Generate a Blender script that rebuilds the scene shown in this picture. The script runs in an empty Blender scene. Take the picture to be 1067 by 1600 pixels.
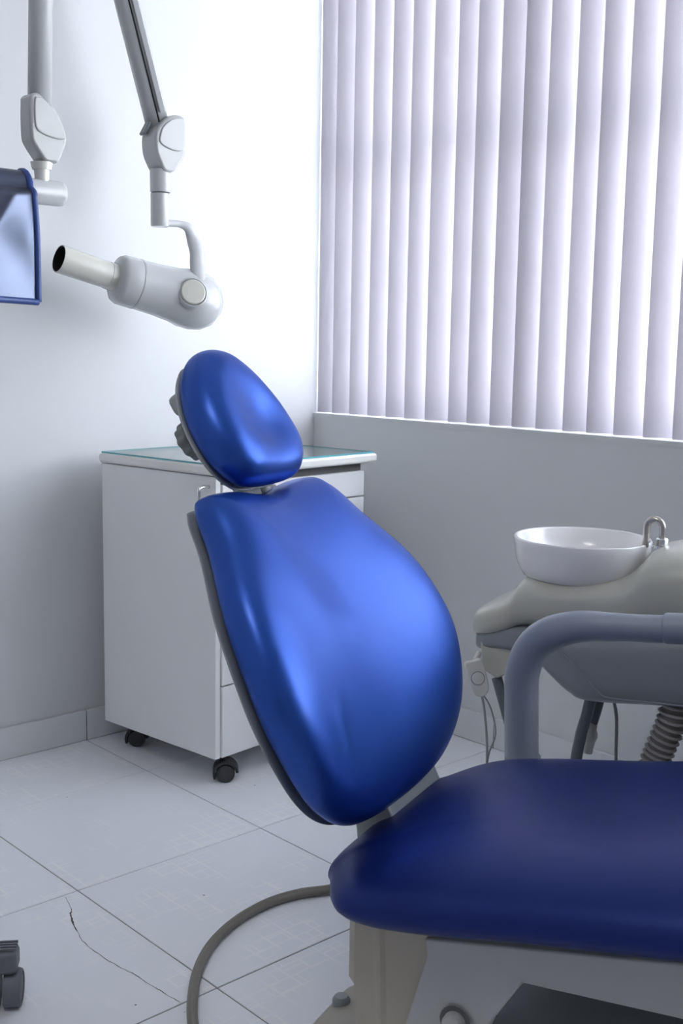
import bpy, math, random
from mathutils import Vector, Matrix
from math import sin, cos, pi, radians
random.seed(7)
scene = bpy.context.scene
COL = scene.collection

# ------------------------------------------------------------------ camera, sky, lamps, exposure
cd = bpy.data.cameras.new('camera')
cam = bpy.data.objects.new('camera', cd); COL.objects.link(cam)
scene.camera = cam
CW = Vector((0.6706, 0.7282, -0.1417)); CR = Vector((0.7366, -0.6761, 0.0169)).normalized()
CW = (CW - CR * CW.dot(CR)).normalized(); CU = CR.cross(CW)
cam.matrix_world = Matrix(((CR.x, CU.x, -CW.x, -1.5013), (CR.y, CU.y, -CW.y, -1.8716),
                           (CR.z, CU.z, -CW.z, 1.0452), (0, 0, 0, 1)))
cd.sensor_fit = 'VERTICAL'; cd.sensor_height = 24.0
cd.lens = 1794.08 / 1600 * 24.0
cd.clip_start = 0.02; cd.clip_end = 100

world = bpy.data.worlds.new('sky'); scene.world = world
world.use_nodes = True
wn = world.node_tree.nodes; wl = world.node_tree.links
bg = wn['Background']
tcw = wn.new('ShaderNodeTexCoord'); sep = wn.new('ShaderNodeSeparateXYZ'); rmp = wn.new('ShaderNodeValToRGB')
wl.new(tcw.outputs['Generated'], sep.inputs[0]); wl.new(sep.outputs['Z'], rmp.inputs[0])
rmp.color_ramp.elements[0].position = 0.0; rmp.color_ramp.elements[0].color = (0.92, 0.91, 0.92, 1)
rmp.color_ramp.elements[1].position = 0.8; rmp.color_ramp.elements[1].color = (0.80, 0.86, 1.0, 1)
wl.new(rmp.outputs[0], bg.inputs['Color'])
SKY = 23.0
bg.inputs['Strength'].default_value = SKY

def area(name, loc, target, sx, sy, power, color=(1, 1, 1), portal=False):
    l = bpy.data.lights.new(name, 'AREA'); l.shape = 'RECTANGLE'; l.size = sx; l.size_y = sy
    l.energy = power; l.color = color
    o = bpy.data.objects.new(name, l); COL.objects.link(o); o.location = loc
    o.rotation_euler = (Vector(target) - Vector(loc)).to_track_quat('-Z', 'Y').to_euler()
    if portal: l.cycles.is_portal = True
    return o
# openings of the room guide the sky light (portals give no light of their own)
area('window_portal', (0.955, -0.78, 1.62), (0, -0.78, 1.62), 3.1, 1.6, 1, portal=True)
# a ceiling lamp of the surgery, above and behind the camera
area('ceiling_lamp_light', (-1.6, -1.3, 2.62), (-1.6, -1.3, 0), 0.7, 0.7, 12, (1.0, 0.98, 0.96))

scene.view_settings.view_transform = 'Standard'
scene.view_settings.look = 'None'
scene.view_settings.gamma = 1.0
scene.view_settings.use_curve_mapping = False
scene.view_settings.exposure = 0.0
try:
    scene.cycles.use_denoising = True
    scene.cycles.max_bounces = 12
    scene.cycles.diffuse_bounces = 6
    scene.cycles.transparent_max_bounces = 16
except Exception:
    pass

# ------------------------------------------------------------------ materials
def nodes(name):
    m = bpy.data.materials.new(name); m.use_nodes = True
    nt = m.node_tree
    return m, nt, nt.nodes, nt.links, nt.nodes['Principled BSDF']

def mat(name, col, rough=0.5, metal=0.0, spec=0.5, var=0.06, vscale=6.0, bump=0.0, bscale=200.0, tint=None, coat=0.0):
    m, nt, n, l, b = nodes(name)
    b.inputs['Roughness'].default_value = rough
    b.inputs['Metallic'].default_value = metal
    b.inputs['Specular IOR Level'].default_value = spec
    if tint: b.inputs['Specular Tint'].default_value = (*tint, 1)
    if coat: b.inputs['Coat Weight'].default_value = coat; b.inputs['Coat Roughness'].default_value = 0.25
    tc = n.new('ShaderNodeTexCoord'); nz = n.new('ShaderNodeTexNoise')
    nz.inputs['Scale'].default_value = vscale; nz.inputs['Detail'].default_value = 4
    mx = n.new('ShaderNodeMix'); mx.data_type = 'RGBA'
    mx.inputs[6].default_value = (*[c * (1 - var) for c in col], 1)
    mx.inputs[7].default_value = (*[min(1, c * (1 + var)) for c in col], 1)
    l.new(tc.outputs['Object'], nz.inputs['Vector']); l.new(nz.outputs['Fac'], mx.inputs[0])
    l.new(mx.outputs[2], b.inputs['Base Color'])
    if bump:
        n2 = n.new('ShaderNodeTexNoise'); n2.inputs['Scale'].default_value = bscale; n2.inputs['Detail'].default_value = 3
        bp = n.new('ShaderNodeBump'); bp.inputs['Strength'].default_value = bump; bp.inputs['Distance'].default_value = 0.001
        l.new(tc.outputs['Object'], n2.inputs['Vector']); l.new(n2.outputs['Fac'], bp.inputs['Height'])
        l.new(bp.outputs[0], b.inputs['Normal'])
    return m

M = {}
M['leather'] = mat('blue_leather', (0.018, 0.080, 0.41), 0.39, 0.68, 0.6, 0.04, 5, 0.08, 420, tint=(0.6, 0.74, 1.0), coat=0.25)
M['leather2'] = mat('dark_seat_leather', (0.008, 0.021, 0.145), 0.36, 0.35, 0.5, 0.04, 5, 0.10, 420, tint=(0.6, 0.7, 0.95))  # seat leather set darker than the backrest leather
M['wallfar'] = mat('wall_paint_low_bounce', (0.60, 0.60, 0.61), 0.6)  # unseen walls, paint toned down so they bounce less light
M['wall'] = mat('wall_paint', (0.66, 0.67, 0.685), 0.55, 0, 0.35, 0.015, 3, 0.15, 90)
M['ceil'] = mat('ceiling_paint', (0.85, 0.85, 0.85), 0.8)
M['grout'] = mat('grout', (0.17, 0.16, 0.155), 0.9, var=0.2, vscale=30)
M['skirt'] = mat('skirting_tile', (0.70, 0.72, 0.74), 0.35)
M['cab'] = mat('white_laminate', (0.80, 0.805, 0.815), 0.42, var=0.01)
M['cabtop'] = mat('cream_worktop', (0.83, 0.82, 0.79), 0.35, var=0.015)
M['gap'] = mat('dark_joint_and_shade', (0.12, 0.12, 0.12), 0.8)  # dark joints, and the shade painted under the worktop
M['chrome'] = mat('chrome', (0.75, 0.76, 0.78), 0.18, 1.0, var=0.03)
M['steel'] = mat('brushed_steel', (0.55, 0.52, 0.48), 0.28, 1.0, var=0.08, vscale=30)
M['black'] = mat('black_plastic', (0.018, 0.018, 0.02), 0.45)
M['wheel'] = mat('caster_wheel', (0.03, 0.032, 0.035), 0.5)
M['knob'] = mat('dark_grey_plastic', (0.16, 0.175, 0.18), 0.45)
M['xwhite'] = mat('white_enamel', (0.50, 0.51, 0.52), 0.22, coat=0.3, var=0.01)
M['xgrey'] = mat('grey_enamel', (0.40, 0.405, 0.405), 0.24, coat=0.3, var=0.015)
M['xivory'] = mat('ivory_plastic', (0.62, 0.61, 0.55), 0.22, coat=0.3, var=0.015)
M['ceramic'] = mat('ceramic', (0.86, 0.85, 0.86), 0.12, coat=0.5, var=0.01)
M['beige'] = mat('beige_plastic', (0.52, 0.52, 0.46), 0.3, coat=0.2, var=0.02)
M['beige2'] = mat('beige_enamel', (0.40, 0.37, 0.31), 0.45, var=0.02)
M['bgrey'] = mat('blue_grey_plastic', (0.25, 0.275, 0.31), 0.4, var=0.02)
M['armgrey'] = mat('blue_grey_armrest', (0.27, 0.31, 0.37), 0.32, coat=0.2, var=0.02)
M['chairwhite'] = mat('off_white_enamel', (0.42, 0.43, 0.43), 0.45, var=0.03)
M['shell'] = mat('grey_shell', (0.30, 0.33, 0.34), 0.35)
M['hose'] = mat('taupe_hose', (0.22, 0.205, 0.18), 0.55)
M['corr'] = mat('corrugated_hose', (0.17, 0.16, 0.15), 0.6, var=0.15, vscale=40)
M['corrrib'] = mat('corrugated_rib_lit', (0.42, 0.405, 0.385), 0.5)  # paler than the hose body, painting light caught on the crests
M['cablegrey'] = mat('grey_cable', (0.35, 0.35, 0.37), 0.5)
M['tubegrey'] = mat('grey_tubing', (0.13, 0.15, 0.18), 0.4)
M['swhite'] = mat('white_plastic', (0.66, 0.66, 0.63), 0.4)
M['stool'] = mat('stool_grey_plastic', (0.14, 0.15, 0.17), 0.5)
M['apron'] = mat('apron_vinyl', (0.10, 0.118, 0.172), 0.34, metal=0.85, spec=0.6, var=0.12, vscale=8, bump=0.25, bscale=14)
M['piping'] = mat('apron_piping', (0.018, 0.05, 0.21), 0.45)
M['apronin'] = mat('apron_back_cloth', (0.012, 0.025, 0.09), 0.6)
M['frame'] = mat('window_metal', (0.5, 0.5, 0.52), 0.4)
M['paving'] = mat('pale_paving', (0.55, 0.55, 0.53), 0.9)
M['dark'] = mat('dark_cavity', (0.01, 0.01, 0.011), 0.7)
M['crack'] = mat('crack_dirt', (0.06, 0.055, 0.05), 0.9)

def tile_material():
    m, nt, n, l, b = nodes('floor_tile_glaze')
    tc = n.new('ShaderNodeTexCoord'); oi = n.new('ShaderNodeObjectInfo')
    ad = n.new('ShaderNodeVectorMath'); ad.operation = 'ADD'
    ml = n.new('ShaderNodeMath'); ml.operation = 'MULTIPLY'; ml.inputs[1].default_value = 37.0
    cb = n.new('ShaderNodeCombineXYZ')
    l.new(oi.outputs['Random'], ml.inputs[0]); l.new(ml.outputs[0], cb.inputs[2])
    l.new(tc.outputs['Object'], ad.inputs[0]); l.new(cb.outputs[0], ad.inputs[1])
    def lines(sc, w, h, rot):
        mp = n.new('ShaderNodeMapping'); mp.inputs['Rotation'].default_value = (0, 0, rot)
        mp.inputs['Location'].default_value = (0.013 * sc, 0.021, 0)
        l.new(tc.outputs['Object'], mp.inputs[0])
        br = n.new('ShaderNodeTexBrick'); br.inputs['Scale'].default_value = sc
        br.inputs['Brick Width'].default_value = w; br.inputs['Row Height'].default_value = h
        br.inputs['Mortar Size'].default_value = 0.028; br.inputs['Mortar Smooth'].default_value = 0.3
        br.inputs['Color1'].default_value = (0, 0, 0, 1); br.inputs['Color2'].default_value = (0, 0, 0, 1)
        br.inputs['Mortar'].default_value = (1, 1, 1, 1)
        l.new(mp.outputs[0], br.inputs['Vector'])
        return br.outputs['Color']
    a = lines(13, 0.9, 0.42, 0); c = lines(11, 1.1, 0.5, pi / 2)
    mxl = n.new('ShaderNodeMath'); mxl.operation = 'MAXIMUM'; l.new(a, mxl.inputs[0]); l.new(c, mxl.inputs[1])
    nz = n.new('ShaderNodeTexNoise'); nz.inputs['Scale'].default_value = 9; nz.inputs['Detail'].default_value = 2
    l.new(ad.outputs[0], nz.inputs['Vector'])
    mr = n.new('ShaderNodeMapRange'); mr.inputs[1].default_value = 0.50; mr.inputs[2].default_value = 0.62
    l.new(nz.outputs['Fac'], mr.inputs[0])
    mk = n.new('ShaderNodeMath'); mk.operation = 'MULTIPLY'; l.new(mxl.outputs[0], mk.inputs[0]); l.new(mr.outputs[0], mk.inputs[1])
    nz2 = n.new('ShaderNodeTexNoise'); nz2.inputs['Scale'].default_value = 3.0; nz2.inputs['Detail'].default_value = 5
    l.new(ad.outputs[0], nz2.inputs['Vector'])
    base = n.new('ShaderNodeMix'); base.data_type = 'RGBA'
    base.inputs[6].default_value = (0.79, 0.81, 0.86, 1); base.inputs[7].default_value = (0.83, 0.845, 0.885, 1)
    l.new(nz2.outputs['Fac'], base.inputs[0])
    pat = n.new('ShaderNodeMix'); pat.data_type = 'RGBA'
    l.new(mk.outputs[0], pat.inputs[0]); l.new(base.outputs[2], pat.inputs[6]); pat.inputs[7].default_value = (0.88, 0.885, 0.90, 1)
    # specks of dirt
    vo = n.new('ShaderNodeTexVoronoi'); vo.inputs['Scale'].default_value = 14
    l.new(ad.outputs[0], vo.inputs['Vector'])
    lt = n.new('ShaderNodeMath'); lt.operation = 'LESS_THAN'; lt.inputs[1].default_value = 0.028
    l.new(vo.outputs['Distance'], lt.inputs[0])
    sp = n.new('ShaderNodeMix'); sp.data_type = 'RGBA'; l.new(lt.outputs[0], sp.inputs[0])
    l.new(pat.outputs[2], sp.inputs[6]); sp.inputs[7].default_value = (0.25, 0.23, 0.21, 1)
    l.new(sp.outputs[2], b.inputs['Base Color'])
    rr = n.new('ShaderNodeMapRange'); rr.inputs[3].default_value = 0.28; rr.inputs[4].default_value = 0.42
    l.new(mk.outputs[0], rr.inputs[0]); l.new(rr.outputs[0], b.inputs['Roughness'])
    b.inputs['Specular IOR Level'].default_value = 0.45
    return m
M['tile'] = tile_material()

def slat_material():
    m = bpy.data.materials.new('blind_fabric'); m.use_nodes = True
    n = m.node_tree.nodes; l = m.node_tree.links; n.clear()
    out = n.new('ShaderNodeOutputMaterial'); df = n.new('ShaderNodeBsdfDiffuse'); tr = n.new('ShaderNodeBsdfTranslucent')
    mx = n.new('ShaderNodeMixShader'); mx.inputs[0].default_value = 0.28
    tc = n.new('ShaderNodeTexCoord'); nz = n.new('ShaderNodeTexNoise'); nz.inputs['Scale'].default_value = 60
    mp = n.new('ShaderNodeMapping'); mp.inputs['Scale'].default_value = (1, 1, 0.05)
    l.new(tc.outputs['Object'], mp.inputs[0]); l.new(mp.outputs[0], nz.inputs['Vector'])
    cr = n.new('ShaderNodeMix'); cr.data_type = 'RGBA'
    cr.inputs[6].default_value = (0.65, 0.625, 0.665, 1); cr.inputs[7].default_value = (0.69, 0.665, 0.705, 1)
    l.new(nz.outputs['Fac'], cr.inputs[0]); l.new(cr.outputs[2], df.inputs[0]); l.new(cr.outputs[2], tr.inputs[0])
    l.new(df.outputs[0], mx.inputs[1]); l.new(tr.outputs[0], mx.inputs[2]); l.new(mx.outputs[0], out.inputs[0])
    return m
M['slat'] = slat_material()

def glass_material(name, tint, rough=0.0, refl=0.08):
    m = bpy.data.materials.new(name); m.use_nodes = True
    n = m.node_tree.nodes; l = m.node_tree.links; n.clear()
    out = n.new('ShaderNodeOutputMaterial'); t = n.new('ShaderNodeBsdfTransparent'); g = n.new('ShaderNodeBsdfGlossy')
    t.inputs[0].default_value = (*tint, 1); g.inputs['Roughness'].default_value = rough
    fr = n.new('ShaderNodeLayerWeight'); fr.inputs[0].default_value = 0.35
    mx = n.new('ShaderNodeMixShader'); mr = n.new('ShaderNodeMapRange')
    mr.inputs[3].default_value = refl; mr.inputs[4].default_value = 0.55
    l.new(fr.outputs['Fresnel'], mr.inputs[0]); l.new(mr.outputs[0], mx.inputs[0])
    l.new(t.outputs[0], mx.inputs[1]); l.new(g.outputs[0], mx.inputs[2]); l.new(mx.outputs[0], out.inputs[0])
    return m
M['glass'] = glass_material('window_glass', (0.94, 0.97, 0.98), 0.0, 0.03)
M['glasstop'] = glass_material('glass_sheet', (0.95, 0.985, 0.985), 0.02, 0.3)
M['glassedge'] = mat('glass_edge', (0.12, 0.42, 0.46), 0.1, spec=0.8)

# ------------------------------------------------------------------ helpers
def root(name, label, cat, loc, group=None):
    o = bpy.data.objects.new(name, None); COL.objects.link(o)
    o.location = loc; o.empty_display_size = 0.05
    o['label'] = label; o['category'] = cat
    if group: o['group'] = group
    return o

def base_of(o):
    while o.parent: o = o.parent
    return o.location

def mesh(name, V, Fc, m, parent=None, smooth=True, bevel=0.0, seg=2, label=None, auto=None):
    off = Vector(base_of(parent)) if parent else Vector((0, 0, 0))
    me = bpy.data.meshes.new(name)
    me.from_pydata([tuple(Vector(v) - off) for v in V], [], Fc); me.validate(); me.update()
    import bmesh
    bm = bmesh.new(); bm.from_mesh(me); bmesh.ops.recalc_face_normals(bm, faces=bm.faces); bm.to_mesh(me); bm.free()
    for p in me.polygons: p.use_smooth = smooth
    me.materials.append(m)
    o = bpy.data.objects.new(name, me); COL.objects.link(o)
    if parent: o.parent = parent
    if bevel:
        b = o.modifiers.new('bevel', 'BEVEL'); b.width = bevel; b.segments = seg; b.limit_method = 'ANGLE'
        b.angle_limit = radians(40); b.harden_normals = True
        for p in me.polygons: p.use_smooth = True
    if label: o['label'] = label
    return o

def box_vf(c, ex, ey, ez, hx, hy, hz):
    c, ex, ey, ez = Vector(c), Vector(ex), Vector(ey), Vector(ez)
    V = [c + ex * (hx * a) + ey * (hy * b) + ez * (hz * d) for d in (-1, 1) for b in (-1, 1) for a in (-1, 1)]
    Fc = [(0, 2, 3, 1), (4, 5, 7, 6), (0, 1, 5, 4), (2, 6, 7, 3), (0, 4, 6, 2), (1, 3, 7, 5)]
    return V, Fc
X, Y, Z = Vector((1, 0, 0)), Vector((0, 1, 0)), Vector((0, 0, 1))
def box(name, lo, hi, m, parent=None, bevel=0.0, label=None, seg=2):
    lo, hi = Vector(lo), Vector(hi); c = (lo + hi) / 2; h = (hi - lo) / 2
    V, Fc = box_vf(c, X, Y, Z, *h)
    return mesh(name, V, Fc, m, parent, False, bevel, seg, label)
def obox(name, c, ex, ey, ez, h, m, parent=None, bevel=0.0, label=None, seg=2):
    V, Fc = box_vf(c, ex, ey, ez, *h)
    return mesh(name, V, Fc, m, parent, False, bevel, seg, label)

def join(*vfs):
    V, Fc = [], []
    for v, f in vfs:
        k = len(V); V += list(v); Fc += [tuple(i + k for i in q) for q in f]
    return V, Fc

def catmull(P, n, closed=False):
    P = [Vector(p) for p in P]; N = len(P); out = []
    rng = range(N) if closed else range(N - 1)
    for i in rng:
        if closed: p0, p1, p2, p3 = P[i - 1], P[i], P[(i + 1) % N], P[(i + 2) % N]
        else: p0, p1, p2, p3 = P[max(i - 1, 0)], P[i], P[i + 1], P[min(i + 2, N - 1)]
        for k in range(n):
            t = k / n
            out.append(0.5 * ((2 * p1) + (p2 - p0) * t + (2 * p0 - 5 * p1 + 4 * p2 - p3) * t * t + (3 * p1 - p0 - 3 * p2 + p3) * t ** 3))
    if not closed: out.append(P[-1])
    return out

def tube_vf(path, rad, seg=16, up=Z, oval=1.0, cap=True):
    P = [Vector(p) for p in path]; N = len(P)
    R = rad if isinstance(rad, (list, tuple)) else [rad] * N
    V, Fc = [], []
    prev = None
    for i, p in enumerate(P):
        t = (P[min(i + 1, N - 1)] - P[max(i - 1, 0)]).normalized()
        if prev is None:
            u = Vector(up)
            if abs(u.dot(t)) > 0.95: u = X if abs(t.x) < 0.9 else Y
            u = (u - t * u.dot(t)).normalized()
        else:
            u = (prev - t * prev.dot(t)).normalized()
        prev = u; w = t.cross(u)
        for k in range(seg):
            a = 2 * pi * k / seg
            V.append(p + u * (cos(a) * R[i] * oval) + w * (sin(a) * R[i]))
    for i in range(N - 1):
        for k in range(seg):
            a, b = i * seg + k, i * seg + (k + 1) % seg
            Fc.append((a, b, b + seg, a + seg))
    if cap:
        Fc.append(tuple(range(seg))); Fc.append(tuple(range((N - 1) * seg, N * seg)))
    return V, Fc
def tube(name, path, rad, m, parent=None, seg=16, up=Z, oval=1.0, smooth_n=0, label=None, bevel=0.0, cap=True):
    if smooth_n:
        path = catmull(path, smooth_n)
    V, Fc = tube_vf(path, rad, seg, up, oval, cap)
    return mesh(name, V, Fc, m, parent, True, bevel, 2, label)

def lathe_vf(p0, axis, prof, seg=40):
    # prof: (distance along axis, radius); radius 0 ends close
    a = Vector(axis).normalized(); u = (X if abs(a.x) < 0.8 else Y); u = (u - a * u.dot(a)).normalized(); w = a.cross(u)
    p0 = Vector(p0); V, Fc, rings = [], [], []
    for s, r in prof:
        if r < 1e-6:
            rings.append([len(V)]); V.append(p0 + a * s)
        else:
            rings.append(list(range(len(V), len(V) + seg)))
            V += [p0 + a * s + (u * cos(2 * pi * k / seg) + w * sin(2 * pi * k / seg)) * r for k in range(seg)]
    for A, B in zip(rings, rings[1:]):
        for k in range(seg):
            k2 = (k + 1) % seg
            if len(A) == 1 and len(B) == 1: continue
            if len(A) == 1: Fc.append((A[0], B[k2], B[k]))
            elif len(B) == 1: Fc.append((A[k], A[k2], B[0]))
            else: Fc.append((A[k], A[k2], B[k2], B[k]))
    return V, Fc
def lathe(name, p0, axis, prof, m, parent=None, seg=40, label=None, edge=True):
    V, Fc = lathe_vf(p0, axis, prof, seg)
    o = mesh(name, V, Fc, m, parent, True, 0, 2, label)
    if edge:
        o.data.set_sharp_from_angle(angle=radians(38))
    return o

def prism_vf(poly, ex, ey, en, c, t0, t1):
    ex, ey, en, c = Vector(ex), Vector(ey), Vector(en), Vector(c); n = len(poly)
    V = [c + ex * a + ey * b + en * t for t in (t0, t1) for a, b in poly]
    Fc = [tuple(range(n)), tuple(range(2 * n - 1, n - 1, -1))]
    for k in range(n):
        k2 = (k + 1) % n; Fc.append((k, k2, k2 + n, k + n))
    return V, Fc
def prism(name, poly, ex, ey, en, c, t0, t1, m, parent=None, bevel=0.0, label=None, seg=3):
    V, Fc = prism_vf(poly, ex, ey, en, c, t0, t1)
    return mesh(name, V, Fc, m, parent, False, bevel, seg, label)

def smooth_poly(P, n=6):
    return [(v.x, v.y) for v in catmull([(a, b, 0) for a, b in P], n, True)]

def loft_vf(stations, frame, nseg=40, ex=3.0):
    # stations: (f, z0, z1, u0, u1[, exponent]); frame(u,f,z) -> world
    V, Fc = [], []
    for st in stations:
        f, z0, z1, u0, u1 = st[:5]; e = st[5] if len(st) > 5 else ex
        for k in range(nseg):
            a = 2 * pi * (k + 0.5) / nseg
            cu = math.copysign(abs(cos(a)) ** (2 / e), cos(a)); cz = math.copysign(abs(sin(a)) ** (2 / e), sin(a))
            V.append(frame((u0 + u1) / 2 + cu * (u1 - u0) / 2, f, (z0 + z1) / 2 + cz * (z1 - z0) / 2))
    n = len(stations)
    for i in range(n - 1):
        for k in range(nseg):
            a, b = i * nseg + k, i * nseg + (k + 1) % nseg
            Fc.append((a, b, b + nseg, a + nseg))
    Fc.append(tuple(range(nseg))); Fc.append(tuple(range((n - 1) * nseg, n * nseg)))
    return V, Fc
def interp(tab, n):
    # smooth resample of station rows
    rows = []
    N = len(tab)
    for i in range(N - 1):
        p0, p1, p2, p3 = tab[max(i - 1, 0)], tab[i], tab[i + 1], tab[min(i + 2, N - 1)]
        for k in range(n):
            t = k / n
            rows.append(tuple(0.5 * (2 * b + (c - a) * t + (2 * a - 5 * b + 4 * c - d) * t * t + (3 * b - a - 3 * c + d) * t ** 3)
                              for a, b, c, d in zip(p0, p1, p2, p3)))
    rows.append(tuple(tab[-1]))
    return rows

def structure(o):
    o['kind'] = 'structure'; return o

# ------------------------------------------------------------------ the room
T = 0.45                       # floor tile pitch
YB, XW, ZL = 0.7492, 0.7967, 0.8475
X0, Y0R, ZC = -2.7, -3.2, 2.75
floor = structure(box('floor', (X0 - .15, Y0R - .6, -0.12), (XW + .15, YB + .15, -0.0016), M['grout']))
def tile_mesh(w, d):
    g = 0.0012; V = []; h = 0.010
    for z, ins in ((-h, 0), (-0.0008, 0), (0, 0.0009)):
        V += [(-w / 2 + g + ins, -d / 2 + g + ins, z), (w / 2 - g - ins, -d / 2 + g + ins, z),
              (w / 2 - g - ins, d / 2 - g - ins, z), (-w / 2 + g + ins, d / 2 - g - ins, z)]
    Fc = [(3, 2, 1, 0), (8, 9, 10, 11)]
    for r in (0, 4):
        for k in range(4): Fc.append((r + k, r + (k + 1) % 4, r + 4 + (k + 1) % 4, r + 4 + k))
    me = bpy.data.meshes.new('floor_tile'); me.from_pydata(V, [], Fc); me.update(); me.materials.append(M['tile']); return me
tile_cache = {}
crack_tile = None
for i in range(-6, 2):
    for j in range(-8, 2):
        x0, x1 = i * T, min((i + 1) * T, XW); y0, y1 = j * T, min((j + 1) * T, YB)
        x0 = max(x0, X0); y0 = max(y0, Y0R)
        w, d = x1 - x0, y1 - y0
        if w < 0.02 or d < 0.02: continue
        key = (round(w, 3), round(d, 3))
        if key not in tile_cache: tile_cache[key] = tile_mesh(w, d)
        o = bpy.data.objects.new('floor_tile', tile_cache[key]); COL.objects.link(o)
        o.location = ((x0 + x1) / 2, (y0 + y1) / 2, random.uniform(-0.0003, 0.0002)); o.parent = floor
        if (i, j) == (-2, -1): crack_tile = o
cp = [(-0.482, -0.010), (-0.497, -0.057), (-0.507, -0.074), (-0.515, -0.092), (-0.522, -0.109), (-0.529, -0.136), (-0.540, -0.174),
      (-0.542, -0.221), (-0.538, -0.288), (-0.532, -0.319), (-0.528, -0.370), (-0.524, -0.415), (-0.521, -0.447)]
cv, cf = [], []
cpath = catmull([(a, b, 0) for a, b in cp], 5)
for k, p in enumerate(cpath):
    t = (cpath[min(k + 1, len(cpath) - 1)] - cpath[max(k - 1, 0)]).normalized(); s = Vector((-t.y, t.x, 0))
    q = k / len(cpath)
    w = (0.0016 if 0.12 < q < 0.42 else 0.0006) * random.uniform(0.5, 1.3)
    jx = s * random.uniform(-0.001, 0.001)
    off = Vector(crack_tile.location)
    cv += [p + s * w + jx - off + Z * 0.0005, p - s * w + jx - off + Z * 0.0005]
    if k: cf.append((2 * k - 2, 2 * k - 1, 2 * k + 1, 2 * k))
me = bpy.data.meshes.new('crack'); me.from_pydata([tuple(v) for v in cv], [], cf); me.materials.append(M['crack'])
o = bpy.data.objects.new('crack', me); COL.objects.link(o); o.parent = crack_tile

WT = 0.16                      # depth of the window reveal
structure(box('wall_back', (X0 - .15, YB, -0.1), (XW + .26, YB + .15, ZC), M['wall']))
WY0, WY1, WZ1 = -2.35, YB, 2.42
wv = [box_vf(Vector(((XW + XW + WT) / 2, (YB + Y0R - .15) / 2, (ZL - .1) / 2)), X, Y, Z, WT / 2, (YB - Y0R + .15) / 2, (ZL + .1) / 2),
      box_vf(Vector((XW + WT / 2, (YB + Y0R - .15) / 2, (WZ1 + ZC) / 2)), X, Y, Z, WT / 2, (YB - Y0R + .15) / 2, (ZC - WZ1) / 2),
      box_vf(Vector((XW + WT / 2, (WY0 + Y0R - .15) / 2, (ZL + WZ1) / 2)), X, Y, Z, WT / 2, (WY0 - Y0R + .15) / 2, (WZ1 - ZL) / 2)]
structure(mesh('wall_right', *join(*wv), M['wall'], smooth=False))
structure(box('wall_left', (X0 - .15, Y0R - .15, -0.1), (X0, YB, ZC), M['wallfar']))
structure(box('wall_front', (X0 - .15, Y0R - .15, -0.1), (XW + WT, Y0R, ZC), M['wallfar']))
structure(box('ceiling', (X0 - .15, Y0R - .15, ZC), (XW + .26, YB + .15, ZC + .1), M['ceil']))

def baseboard(name, pts, horizontal):
    b = structure(box(name, *pts[0], M['grout']))
    for lo, hi in pts[1]:
        box('baseboard_tile', lo, hi, M['skirt'], b, 0.001, seg=1)
    return b
BH = 0.082
tl = []
for i in range(-6, 2):
    a, c = max(i * T, X0), min((i + 1) * T, XW - 0.011)
    tl.append(((a + .0013, YB - .011, 0.001), (c - .0013, YB - .001, BH)))
baseboard('baseboard_back', (((X0, YB - .009, 0.0), (XW - .011, YB, BH - .001)), tl), True)
tl = []
for j in range(-8, 2):
    a, c = max(j * T, Y0R), min((j + 1) * T, YB)
    tl.append(((XW - .011, a + .0013, 0.001), (XW - .001, c - .0013, BH)))
baseboard('baseboard_right', (((XW - .009, Y0R, 0.0), (XW, YB, BH - .001)), tl), False)

# window: metal frame, mullions, transom, panes
fx0, fx1 = XW + WT - 0.045, XW + WT - 0.005
fr = []
def bar(y0, y1, z0, z1): fr.append(box_vf(Vector(((fx0 + fx1) / 2, (y0 + y1) / 2, (z0 + z1) / 2)), X, Y, Z, (fx1 - fx0) / 2, (y1 - y0) / 2, (z1 - z0) / 2))
ys = [WY1, -0.02, -0.79, -1.57, WY0]; ZT = 1.60
bar(WY0, WY1, ZL, ZL + .04); bar(WY0, WY1, WZ1 - .04, WZ1); bar(WY0, WY1, ZT - .014, ZT + .014)
for y in (WY1 - .02, -0.02, -0.79, -1.57, WY0 + .02): bar(y - .02, y + .02, ZL + .04, WZ1 - .04)
win = structure(mesh('window_1', *join(*fr), M['frame'], smooth=False))
for a, b in zip(ys[1:], ys):
    for z0, z1 in ((ZL + .04, ZT - .014), (ZT + .014, WZ1 - .04)):
        box('pane', (fx0 + .016, a + .018, z0), (fx0 + .020, b - .018, z1), M['glass'], win)
structure(box('trim_1', (XW - .002, WY0, ZL - .012), (fx0, WY1, ZL + .001), M['wall']))

structure(box('added_eave', (XW + WT, -9, WZ1 + .25), (XW + WT + 1.3, 6, WZ1 + .40), M['ceil']))  # unseen eave, added to block high sky light from the lower wall
ground = structure(box('ground', (XW + WT + .02, -14, -3.2), (16, 14, -3.0), M['paving']))  # unseen ground, added so light also comes in from below
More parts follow.
